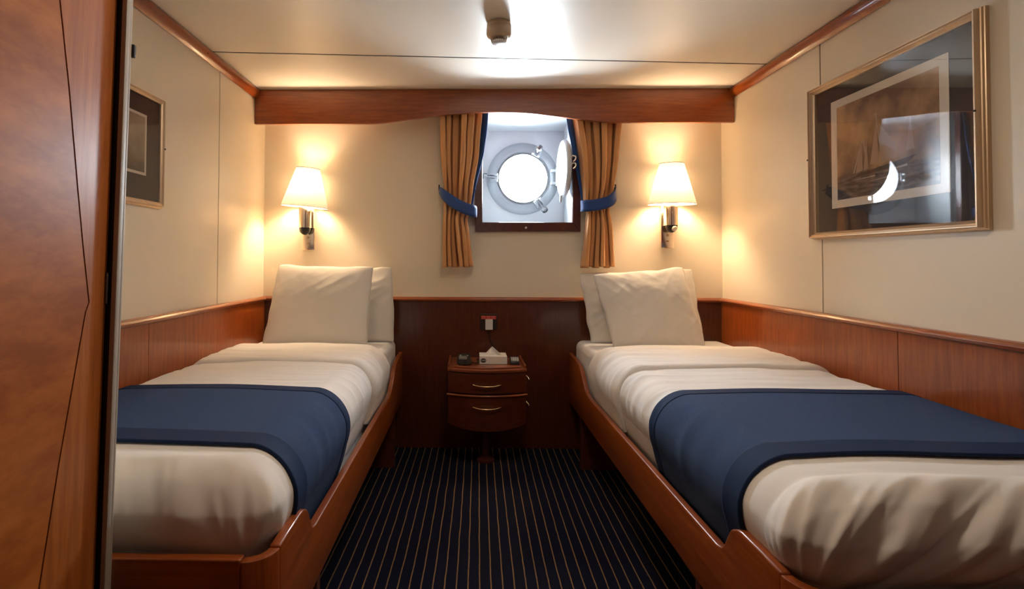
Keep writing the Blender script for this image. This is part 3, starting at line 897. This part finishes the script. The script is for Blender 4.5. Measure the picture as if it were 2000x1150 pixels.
# ------------------------------------------------------------------ beds
def bed(label, xa, xw, yfoot, side, corner_r, matl):
    """xa = aisle side outer face, xw = wall side, side = +1 if the aisle is on +x"""
    s = side
    root = thing('bed', label, 'bed', ((xa + xw) / 2, 2.2, 0), 'twin bed frames')
    yh = YB - 0.016
    ys = yfoot + corner_r
    zt, zb, zbump = 0.438, 0.283, 0.528
    th = 0.024
    # side rail outline with raised ends
    def S(a, b, n=10):   # s-curve from a to b
        return [(a[0] + (b[0] - a[0]) * k / n, a[1] + (b[1] - a[1]) * (0.5 - 0.5 * cos(pi * k / n))) for k in range(n + 1)]
    top = [(ys, zbump - 0.002)] + [(ys + 0.06, zbump)] + [(ys + 0.150, zbump)] + [(ys + 0.172, zbump - 0.004)] + S((ys + 0.186, zbump - 0.012), (ys + 0.255, zt + 0.004)) + [(ys + 0.275, zt)]
    top += [(2.70, zt)] + S((2.78, zt + 0.004), (3.02, 0.560)) + [(3.10, 0.572), (yh, 0.576)]
    out = top + [(yh, zb), (ys, zb)]
    bm = bmesh.new(); prism(bm, out, 'x', xa - s * th, xa)
    bevel_all(bm, 0.005, 3, 60)
    part('side_rail', bm, matl['y'], root, smooth=35)
    # rounded corner post
    bm = bmesh.new()
    cx, cy = xa - s * corner_r, yfoot + corner_r
    n = 14; pts = []
    for k in range(n + 1):
        a = (pi / 2) * k / n; pts.append((cx + s * corner_r * cos(a), cy - corner_r * sin(a)))
    ri = corner_r - th
    for k in range(n, -1, -1):
        a = (pi / 2) * k / n; pts.append((cx + s * ri * cos(a), cy - ri * sin(a)))
    prism(bm, pts, 'z', 0.02, 0.522)
    bevel_all(bm, 0.003, 2, 60)
    part('corner_post', bm, matl['v'], root, smooth=35)
    # footboard
    bm = bmesh.new(); x0, x1 = sorted((cx - s * 0.0005, xw))
    box(bm, x0, x1, yfoot, yfoot + th, 0.02, 0.527); bevel_all(bm, 0.004, 3)
    part('footboard', bm, matl['x'], root, smooth=35)
    # lower edge strip under the rail, slat deck, dark cross panels that carry it
    bm = bmesh.new(); x0, x1 = sorted((xa - s * th, xw))
    box(bm, x0, x1, yfoot + th, yh, 0.300, 0.322)
    part('slat_deck', bm, M['wood_dark'], root)
    for yy in (1.45, 2.96):
        bm = bmesh.new(); x0, x1 = sorted((xa - s * 0.004, xw)); box(bm, x0, x1, yy, yy + 0.03, 0.0, 0.300 if True else 0)
        part('support_panel', bm, matl['dark'], root)
    bm = bmesh.new(); x0, x1 = sorted((xw, xw + s * 0.02)); box(bm, x0, x1, yfoot + th, yh, 0.322, 0.45)
    part('wall_rail', bm, M['wood_dark'], root)
    return root
MATL = {'y': M['wood_y'], 'v': M['wood_v'], 'x': M['wood_x'], 'dark': M['wood_dark']}
bed('cherry wood bed frame along the left wall, partly behind the ajar door', -0.397, XL + 0.016, 1.090, 1, 0.060, MATL)
bed('cherry wood bed frame along the right wall under the large picture', 0.608, XR - 0.016, 1.000, -1, 0.075, MATL)

class Cloth:
    """bedding draped over a rounded bed: (p,q) flat cloth coordinates -> point in the room.
    p runs 0 at the aisle edge crease toward the wall, q = y on top of the bed."""
    def __init__(self, xa, xw, yfoot, ytop, side, ztop, seed, foot_wr, skew):
        self.s = side; self.xa = xa; self.xw = xw; self.yf = yfoot; self.zt = ztop; self.seed = seed
        self.ra, self.rw, self.rf = 0.105, 0.085, 0.105
        self.W = abs(xa - xw) - self.ra - self.rw
        self.wr = foot_wr; self.skew = skew; self.flat = 0.0
    def profile(self, r, R, H):
        # r arc length past the crease -> (outward, drop)
        q = R * pi / 2 * 1.12
        if r < q:
            a = r / q * pi / 2; return R * sin(a), H * (1 - cos(a))
        d = r - q
        return R - 0.42 * d * d / (d + 0.12), H + d
    def raw(self, p, q):
        a = max(0.0, -p); w = max(0.0, p - self.W); f = max(0.0, (self.yf + self.rf) - q)
        pc = min(max(p, 0), self.W); qc = max(q, self.yf + self.rf)
        if w > 0 and a == 0:
            if f > 0:
                r = math.hypot(w, f); o, d = self.profile(r, self.rw, 0.10); dx, dy = o * w / r, o * f / r
            else:
                o, d = self.profile(w, self.rw, 0.10); dx, dy = o, 0
            X = self.W + dx; Yv = qc - dy
        else:
            r = math.hypot(a, f)
            if r > 1e-9:
                Rr = self.ra
                o, d = self.profile(r, Rr, 0.125)
                X = pc - o * a / r; Yv = qc - o * f / r
            else:
                d = 0; X = pc; Yv = qc
        x = self.xa - self.s * (self.ra + X)
        crown = 0.010 * sin(pi * min(max((p + 0.1) / (self.W + 0.2), 0), 1))
        return Vector((x, Yv, self.zt + crown - d)), max(a, f, w)
    def normal(self, p, q):
        e = 0.004
        P1, _ = self.raw(p + e, q); P0, _ = self.raw(p - e, q); Q1, _ = self.raw(p, q + e); Q0, _ = self.raw(p, q - e)
        n = (P1 - P0).cross(Q1 - Q0)
        if n.length < 1e-12: return Vector((0, 0, 1))
        n.normalize()
        return n * (-self.s)
    def low(self, p, q):
        sd = self.seed
        h = 0.006 * noise.noise(Vector((p * 3.0, q * 3.0, sd)))
        return h
    def wrinkle(self, p, q, fine):
        sd = self.seed
        a = max(0.0, -p); f = max(0.0, (self.yf + self.rf) - q)
        def rid(v): n_ = noise.noise(v); return (1 - (sqrt(n_ * n_ + 0.004) - 0.02) * 2.2)
        h = 0.0
        # creases running across the bed on the top
        h += 0.0045 * fine * rid(Vector((p * 2.2, q * 16 + 0.6 * sin(p * 5), sd + 1))) * (0.35 + 0.65 * min(1, max(0, (q - 1.3))))
        # gathers down the aisle side
        ka = min(1, a / 0.10)
        h += 0.010 * ka * rid(Vector((a * 2.5 + 3, q * 10 + a * 2.0 * self.skew, sd + 5)))
        # gathers down the foot, strongest near the aisle corner
        kf = min(1, f / 0.09)
        if kf > 0:
            cw = 0.45 + 0.9 * math.exp(-(max(p, 0) / 0.35) ** 2)
            u = p + self.skew * f * 1.3
            h += self.wr * kf * cw * rid(Vector((u * 8.5, f * 2.2 + 0.5, sd + 9)))
            h += 0.4 * self.wr * kf * rid(Vector((u * 20, f * 7, sd + 12)))
        return h
    def point(self, p, q, off=0.0, fine=1.0, wr=1.0):
        P, _ = self.raw(p, q)
        n = self.normal(p, q)
        h = self.low(p, q) + wr * self.wrinkle(p, q, fine)
        rr = math.hypot(max(0, -p), max(0, (self.yf + self.rf) - q))
        k = min(1, max(0, (rr - 0.15) / 0.08))
        h = h * (1 - k) + (min(h, 0) * 0.5 - 0.006) * k     # tucked in behind the frame
        Q = P + n * (off + h)
        lim = self.xw + self.s * 0.003
        Q.x = max(Q.x, lim) if self.s > 0 else min(Q.x, lim)      # stays clear of the wainscot
        return Q
    def patch(self, p0, p1, q0, q1, np_, nq, off, fine=1.0, wr=1.0, pp=1.15, pq=1.0):
        bm = bmesh.new(); rows = []
        for i in range(nq + 1):
            q = q0 + (q1 - q0) * (i / nq) ** pq
            row = []
            for j in range(np_ + 1):
                p = p0 + (p1 - p0) * (j / np_) ** pp
                o = off(p, q) if callable(off) else off
                row.append(bm.verts.new(self.point(p, q, o, fine, wr)))
            rows.append(row)
        for a, b in zip(rows, rows[1:]):
            for j in range(np_): bm.faces.new([a[j], a[j + 1], b[j + 1], b[j]])
        return bm

def bedding(which, xa, xw, yfoot, side, seed, cuff, runner, wr, skew, labels):
    CL = Cloth(xa, xw, yfoot, 3.2, side, 0.675, seed, wr, skew)
    s = side
    # mattress with fitted sheet
    x0, x1 = sorted((xa - s * 0.042, xw + s * 0.012))
    bm = bmesh.new()
    ex = s * 0.026                      # the uncovered head end spreads a little wider than the tucked-in part
    prism(bm, [(xw + s * 0.012, yfoot + 0.05), (xa - s * 0.042, yfoot + 0.05), (xa - s * 0.042, 2.70), (xa - s * 0.040 + ex * 0.5, 2.80), (xa - s * 0.042 + ex, 2.90), (xa - s * 0.042 + ex, YB - 0.022), (xw + s * 0.012, YB - 0.022)], 'z', 0.323, 0.657)
    bevel_all(bm, 0.042, 6, 60)
    o = obj('mattress', bm, M['sheet'], smooth=60, origin=((x0 + x1) / 2, 2.2, 0.322)); tag(o, labels[0], 'mattress', 'mattresses')
    # duvet
    bm = CL.patch(-0.39, CL.W + 0.22, yfoot - 0.20, cuff[1] - 0.02, 230, 360, 0.004, pq=1.35)
    duv = obj('duvet', bm, M['linen'], smooth=180, origin=((x0 + x1) / 2, 2.0, 0.66)); tag(duv, labels[1], 'duvet', 'duvets')
    # turned-down cuff
    q0, q1 = cuff
    def off(p, q):
        e = 0.030
        k = 1.0
        if q < q0 + e: k = sqrt(max(0, 1 - ((q0 + e - q) / e) ** 2))
        if q > q1 - 0.05: k = min(k, sqrt(max(0, 1 - ((q - q1 + 0.05) / 0.05) ** 2)))
        return 0.002 + 0.018 * k
    base_q = (q0, q1)
    bm = bmesh.new(); rows = []; nq, npn = 70, 170
    for i in range(nq + 1):
        t_ = i / nq
        q = q0 + (q1 - q0) * (t_ ** 1.4)
        row = []
        for j in range(npn + 1):
            p = -0.31 + (CL.W + 0.19 + 0.31) * j / npn
            # the fold line wanders a little and slips headward on the aisle side
            dq = 0.030 * sin(p * 3.1 + seed) * 0.5 + 0.010 * noise.noise(Vector((p * 5, seed, 0)))
            a = max(0, -p)
            dq -= labels[5] * a
            qq = q + dq
            row.append(bm.verts.new(CL.point(p, qq, off(p, q), 1.0, 1.0)))
        rows.append(row)
    for a, b in zip(rows, rows[1:]):
        for j in range(npn): bm.faces.new([a[j], a[j + 1], b[j + 1], b[j]])
    part('turned_down_cuff', bm, M['linen'], duv, smooth=180)
    # runner
    r0, r1 = runner
    bw = 0.072
    sag = lambda p, q: 0.011
    bm = CL.patch(-0.37, CL.W + 0.17, r0, r1, 170, 60, 0.0125, fine=0.3, wr=0.45)
    rn = obj('bed_runner', bm, M['blue'], smooth=180, origin=((x0 + x1) / 2, (r0 + r1) / 2, 0.70)); tag(rn, labels[2], 'bed runner', 'bed runners')
    md = rn.modifiers.new('thick', 'SOLIDIFY'); md.thickness = 0.006; md.offset = 0
    for a, b in ((r0 - 0.002, r0 + bw + 0.012), (r1 - bw * 0.75, r1 + 0.002)):
        bm = CL.patch(-0.372, CL.W + 0.172, a, b, 170, 14, 0.0142, fine=0.3, wr=0.45)
        e = part('border', bm, M['navy'], rn, smooth=180, label='darker navy band along the runner edge')
        md = e.modifiers.new('thick', 'SOLIDIFY'); md.thickness = 0.006; md.offset = 0

bedding('left', -0.420, XL + 0.018, 1.136, 1, 11.3, (2.34, 2.80), (1.285, 1.855), 0.014, 0.35,
        ['white sheeted mattress on the left bed frame', 'rumpled white duvet with turned down cuff on the left bed',
         'blue bed runner with navy borders across the left bed', '', '', 0.0])
bedding('right', 0.629, XR - 0.018, 1.046, -1, 4.7, (2.26, 2.78), (1.245, 1.845), 0.022, 1.1,
        ['white sheeted mattress on the right bed frame', 'rumpled white duvet with turned down cuff on the right bed',
         'blue bed runner with navy borders across the right bed', '', '', 0.0])

# ------------------------------------------------------------------ pillows
def pillow(label, TL, TR, BR, BL, T, seed, group, crease=0.006, ears=((0, 0), (0, 0))):
    """corner points in the room; T = full thickness; stands on its bottom edge"""
    TL, TR, BR, BL = map(Vector, (TL, TR, BR, BL))
    n = ((TR - TL).cross(BL - TL)).normalized()
    if n.y > 0: n = -n        # n points at the viewer
    bm = bmesh.new(); Nn = 84
    def P(u, v, side):
        # u,v in 0..1 from BL
        bow = 0.030
        cu, cv = (u - 0.5) * 2, (v - 0.5) * 2
        round_ = 0.030 * (abs(cu) * abs(cv)) ** 5           # soften the corners
        uu = 0.5 + cu / 2 * (1 - bow * (1 - cv * cv) * 0.9 - round_)
        vv = 0.5 + cv / 2 * (1 - bow * (1 - cu * cu) * (1.3 if v > 0.5 else 0.1) - (round_ if v > 0.5 else 0))
        ew = crease * 0.9 + 0.002
        uu += ew / 0.55 * noise.noise(Vector((v * 5.5, seed, 3.0 + (u > 0.5)))) * abs(cu) ** 3
        vv += ew / 0.42 * noise.noise(Vector((u * 5.0, seed, 9.0))) * abs(cv) ** 3 * (1 if v > 0.5 else 0)
        base = BL.lerp(BR, uu).lerp(TL.lerp(TR, uu), vv)
        du, dv = 1 - abs(cu), 1 - abs(cv)
        prof = (1 - (1 - du) ** 2.6) ** 0.55 * (1 - (1 - dv) ** 2.6) ** 0.55
        fat = 1.0 - 0.25 * v
        th = T / 2 * prof * fat
        e = min(du, dv)
        def rid(x, y, z):
            n_ = noise.noise(Vector((x, y, z))); return 1 - 2.4 * sqrt(n_ * n_ + 0.003)
        sx = 2 if side > 0 else 9
        edge = min(1, max(0, 1 - e * 1.3))
        w1 = rid((u + v) * 1.6 + seed, (u - v) * 6.5, seed + sx)
        w2 = rid((u - v) * 1.8 + seed, (u + v) * 6.0, seed + sx + 4)
        w3 = rid(u * 9 + seed, v * 9, seed + sx + 6)
        diag = abs(u - v)
        wr = crease * prof ** 0.8 * (w1 * (0.35 + 0.65 * edge) * (1 - diag * 0.6) + 0.8 * w2 * (0.25 + 0.75 * edge) * diag + 0.35 * w3 * edge)
        wr += 0.007 * noise.noise(Vector((u * 3.5, v * 3.5, seed + side * 7))) * prof
        p = base + n * side * (th + wr)
        p.z = max(p.z, BL.z * (1 - u) + BR.z * u - 0.002)
        return p
    grid = {}
    for sd in (1, -1):
        for i in range(Nn + 1):
            for j in range(Nn + 1):
                if sd == -1 and (i in (0, Nn) or j in (0, Nn)): grid[(sd, i, j)] = grid[(1, i, j)]; continue
                grid[(sd, i, j)] = bm.verts.new(P(i / Nn, j / Nn, sd))
        for i in range(Nn):
            for j in range(Nn):
                bm.faces.new([grid[(sd, a, b)] for a, b in ((i, j), (i + 1, j), (i + 1, j + 1), (i, j + 1))])
    o = obj('pillow', bm, M['pillow'], smooth=180, origin=((BL.x + BR.x) / 2, (BL.y + BR.y) / 2, BL.z))
    tag(o, label, 'pillow', group)
    # seam welt along the open end of the case
    bm = bmesh.new()
    tube(bm, [P(1.0, k / 24, 1) for k in range(25)], 0.0022, 6)
    part('seam', bm, M['pillow'], o, smooth=60)
    return o
ZM = 0.657
pillow('white pillow propped in front, leaning on the left bed', (-1.100, 3.100, 1.108), (-0.545, 3.105, 1.098), (-0.555, 2.985, ZM), (-1.150, 2.985, ZM), 0.150, 3.1, 'pillows on the left bed', crease=0.0035)
pillow('white pillow mostly hidden behind the front pillow on the left bed', (-1.02, 3.225, 1.080), (-0.450, 3.215, 1.093), (-0.425, 3.140, ZM), (-1.03, 3.140, ZM), 0.115, 5.6, 'pillows on the left bed', crease=0.0075)
pillow('creased white pillow propped in front, leaning on the right bed', (0.700, 3.075, 1.056), (1.225, 3.095, 1.100), (1.300, 2.965, ZM), (0.790, 2.965, ZM), 0.140, 8.9, 'pillows on the right bed', crease=0.0095)
pillow('white pillow behind the front pillow on the right bed', (0.650, 3.215, 1.060), (1.330, 3.225, 1.092), (1.365, 3.140, ZM), (0.700, 3.140, ZM), 0.115, 2.2, 'pillows on the right bed', crease=0.009)

# ------------------------------------------------------------------ bedside cabinet
st = thing('bedside_cabinet', 'small bow-fronted cherry bedside cabinet with two drawers between the beds', 'bedside cabinet', (0.102, 3.1, 0))
SX0, SX1, SYB = -0.112, 0.318, YB - 0.018
def bow(yside, depth, inset=0.0, n=16):
    pts = []
    x0, x1 = SX0 + inset, SX1 - inset
    for k in range(n + 1):
        u = -1 + 2 * k / n
        pts.append((x0 + (x1 - x0) * k / n, yside - depth * (1 - u * u)))
    return pts
def slab_bow(yside, depth, inset, z0, z1, back=SYB):
    bm = bmesh.new(); pts = bow(yside, depth, inset) + [(SX1 - inset, back), (SX0 + inset, back)]
    prism(bm, pts, 'z', z0, z1); return bm
YS = 2.945
bm = slab_bow(YS + 0.02, 0.05, 0.006, 0.262, 0.530); part('body', bm, M['wood_drawer_shaded'], st)
bm = slab_bow(YS - 0.004, 0.052, 0.0, 0.530, 0.546); bevel_all(bm, 0.003, 2, 60); top_ = part('top', bm, M['wood_stand'], st)
bm = bmesh.new()
tube(bm, [(SX0 + 0.035 + (SX1 - SX0 - 0.07) * k / 20, YS + 0.030 - 0.046 * (1 - (-1 + 2 * k / 20) ** 2), 0.550) for k in range(21)], 0.006, 8)
part('tray_lip', bm, M['wood_stand'], top_, smooth=50)
for xx in (SX0 + 0.006, SX1 - 0.006):
    bm = bmesh.new(); box(bm, xx - 0.006, xx + 0.006, YS + 0.03, SYB, 0.546, 0.560); bevel_all(bm, 0.002, 2)
    part('tray_lip', bm, M['wood_stand'], top_)
# drawers
def drawer(z0, z1, curved_bottom, lip):
    bm = bmesh.new()
    outl = bow(YS + 0.002, 0.050, 0.004)
    n = len(outl) - 1
    rows = []
    for (x, y), k in zip(outl, range(n + 1)):
        u = -1 + 2 * k / n
        zb_ = z0 - (0.020 * (1 - u ** 2) if curved_bottom else 0) + (0.014 * abs(u) ** 6 if curved_bottom else 0)
        rows.append([bm.verts.new((x, y, zb_)), bm.verts.new((x, y, z1)), bm.verts.new((x, YS + 0.05, z1)), bm.verts.new((x, YS + 0.05, zb_))])
    for a, b in zip(rows, rows[1:]):
        for i in range(4): bm.faces.new([a[i], a[(i + 1) % 4], b[(i + 1) % 4], b[i]])
    bm.faces.new(rows[0]); bm.faces.new(list(reversed(rows[-1])))
    d = part('drawer', bm, M['wood_drawer_shaded'], st, smooth=40)
    if lip:
        bm = bmesh.new(); tube(bm, [(x + 0.0, y - 0.003, z1 + 0.002) for x, y in bow(YS + 0.002, 0.050, -0.002)], 0.006, 8)
        part('moulding', bm, M['wood_x'], d, smooth=50)
    zc = z0 + (z1 - z0) * 0.5 + (0.012 if curved_bottom else 0.0)
    zc = 0.466 if not curved_bottom else 0.347
    bm = bmesh.new()
    hp = [(0.028, YS - 0.040, zc + 0.003), (0.030, YS - 0.058, zc + 0.003), (0.060, YS - 0.070, zc - 0.002), (0.101, YS - 0.074, zc - 0.004), (0.142, YS - 0.070, zc - 0.002), (0.172, YS - 0.058, zc + 0.003), (0.174, YS - 0.040, zc + 0.003)]
    tube(bm, smooth_path(hp, 5), 0.0032, 8)
    part('handle', bm, M['brass'], d, smooth=50)
drawer(0.420, 0.526, False, False)
drawer(0.240, 0.404, True, True)
bm = bmesh.new(); lathe(bm, [(0.05, 0.0), (0.05, 0.012), (0.022, 0.03), (0.022, 0.262)], (0.10, 3.08, 0), 'z', 24)
part('pedestal', bm, M['wood_dark'], st, smooth=40)
for z in (0.478, 0.335):
    bm = bmesh.new()
    tube(bm, smooth_path([(SX1 + 0.000, 2.99, z + 0.022), (SX1 + 0.012, 2.985, z + 0.012), (SX1 + 0.016, 2.98, z), (SX1 + 0.012, 2.985, z - 0.014), (SX1 + 0.0, 2.99, z - 0.024)], 4), 0.0035, 8)
    part('side_latch', bm, M['chrome'], st, smooth=50)

# things on the cabinet
ZT = 0.546
tb = thing('tissue_box', 'white cardboard tissue box with black oval mark and tissue pulled up', 'tissue box', (0.143, 3.11, ZT))
bm = bmesh.new(); box(bm, 0.066, 0.220, 3.055, 3.185, ZT + 0.001, ZT + 0.046); bevel_all(bm, 0.0015, 2); part('carton', bm, M['paper'], tb)
bm = bmesh.new(); n = 24
vsx = [bm.verts.new((0.086 + 0.0165 * cos(2 * pi * k / n), 3.0545, ZT + 0.022 + 0.0120 * sin(2 * pi * k / n))) for k in range(n)]
bm.faces.new(vsx); lg = part('logo', bm, M['black'], tb)
cu = bpy.data.curves.new('logo_text', 'FONT'); cu.body = 'TORK'; cu.size = 0.0118; cu.align_x = 'CENTER'; cu.align_y = 'CENTER'; cu.extrude = 0.0002
cu.materials.append(M['paper'])
tmp = bpy.data.objects.new('logo_text', cu); C.objects.link(tmp)
bpy.context.view_layer.update()
lme = bpy.data.meshes.new_from_object(tmp.evaluated_get(bpy.context.evaluated_depsgraph_get()))
bpy.data.objects.remove(tmp, do_unlink=True)
lt = bpy.data.objects.new('logo_text', lme); C.objects.link(lt); lt.parent = lg
lt.location = Vector((0.086, 3.0540, ZT + 0.022)) - Vector((0.143, 3.11, ZT)); lt.rotation_euler = (pi / 2, 0, 0)
bm = bmesh.new()
prev = None; rows = []
for i in range(13):
    v = i / 12
    row = []
    for j in range(25):
        u = j / 24
        hw = 0.052 * (1 - v) ** 0.9 + 0.001
        x = 0.132 + 0.012 * (1 - v) + (u - 0.5) * 2 * hw + 0.004 * v
        y = 3.112 + 0.012 * sin(u * 9 + 1.0) * (1 - v * 0.6) + 0.004 * noise.noise(Vector((u * 6, v * 6, 2)))
        z = ZT + 0.040 + 0.048 * v * (1 - 0.12 * sin(u * 5))
        row.append(bm.verts.new((x, y, z)))
    rows.append(row)
for a, b in zip(rows, rows[1:]):
    for j in range(24): bm.faces.new([a[j], a[j + 1], b[j + 1], b[j]])
tt = part('tissue', bm, M['tissue'], tb, smooth=180)
md = tt.modifiers.new('thick', 'SOLIDIFY'); md.thickness = 0.0015

dv = thing('bedside_speaker', 'small black rounded device with grey top, left of the tissue box', 'speaker', (-0.022, 3.06, ZT))
bm = bmesh.new(); lathe(bm, [(0.038, ZT), (0.042, ZT + 0.004), (0.043, ZT + 0.022), (0.038, ZT + 0.034), (0.036, ZT + 0.050), (0.030, ZT + 0.056)], (-0.022, 3.06, 0), 'z', 32)
b_ = part('body', bm, M['black'], dv, smooth=40)
bm = bmesh.new(); box(bm, -0.052, -0.006, 3.020, 3.032, ZT + 0.034, ZT + 0.049); bevel_all(bm, 0.002, 2); part('display', bm, M['greyplastic'], dv)
bm = bmesh.new(); tube(bm, smooth_path([(0.015, 3.07, ZT + 0.008), (0.03, 3.09, ZT + 0.004), (0.045, 3.08, ZT + 0.003), (0.060, 3.12, ZT + 0.003), (0.055, 3.20, ZT + 0.003)], 6), 0.0025, 8)
part('cable', bm, M['black'], dv, smooth=60)
dc = thing('alarm_clock', 'small black block with grey bar display, right of the tissue box', 'clock', (0.262, 3.08, ZT))
bm = bmesh.new(); prism(bm, [(3.045, ZT), (3.050, ZT + 0.018), (3.075, ZT + 0.038), (3.11, ZT + 0.038), (3.11, ZT)], 'x', 0.238, 0.288); bevel_all(bm, 0.003, 2)
part('body', bm, M['black'], dc, smooth=40)
for k in range(4):
    bm = bmesh.new(); x0 = 0.243 + k * 0.0112
    prism(bm, [(3.0520, ZT + 0.0225), (3.0725, ZT + 0.0395), (3.0735, ZT + 0.0385), (3.0540, ZT + 0.0215)], 'x', x0, x0 + 0.0075)
    part('display_bar', bm, M['greyplastic'], dc)

# socket plate and adapter on the wainscot
YP = YB - 0.014
sp_ = thing('wall_socket', 'dark bronze socket plate with red label on the wainscot above the bedside cabinet', 'socket', (0.122, YP, 0.76))
bm = bmesh.new(); box(bm, 0.072, 0.176, YP - 0.006, YP, 0.712, 0.808); bevel_all(bm, 0.002, 2); part('plate', bm, M['bronze'], sp_)
bm = bmesh.new(); box(bm, 0.078, 0.170, YP - 0.0075, YP - 0.006, 0.776, 0.797); rl = part('red_label', bm, M['red'], sp_)
bm = bmesh.new()
for k in range(11):
    if k in (3, 7): continue
    x0 = 0.084 + k * 0.0073
    box(bm, x0, x0 + 0.0045, YP - 0.0079, YP - 0.0075, 0.7885, 0.7945); 
    box(bm, x0, x0 + 0.0040, YP - 0.0079, YP - 0.0075, 0.7790, 0.7835)
part('label_lettering', bm, M['redlight'], rl)
ad = thing('power_adapter', 'cream plug-in adapter in the wall socket with a thin dark cord', 'power adapter', (0.126, YP, 0.745))
bm = bmesh.new(); box(bm, 0.104, 0.148, YP - 0.034, YP - 0.006, 0.715, 0.776); bevel_all(bm, 0.003, 3); part('body', bm, M['paper'], ad)
bm = bmesh.new(); tube(bm, smooth_path([(0.126, YP - 0.02, 0.716), (0.127, YP - 0.018, 0.69), (0.136, YP - 0.012, 0.65), (0.150, YP - 0.012, 0.61), (0.140, YP - 0.03, 0.575), (0.10, YP - 0.05, 0.551), (0.05, 3.19, 0.550)], 6), 0.002, 8)
part('cord', bm, M['black'], ad, smooth=60)
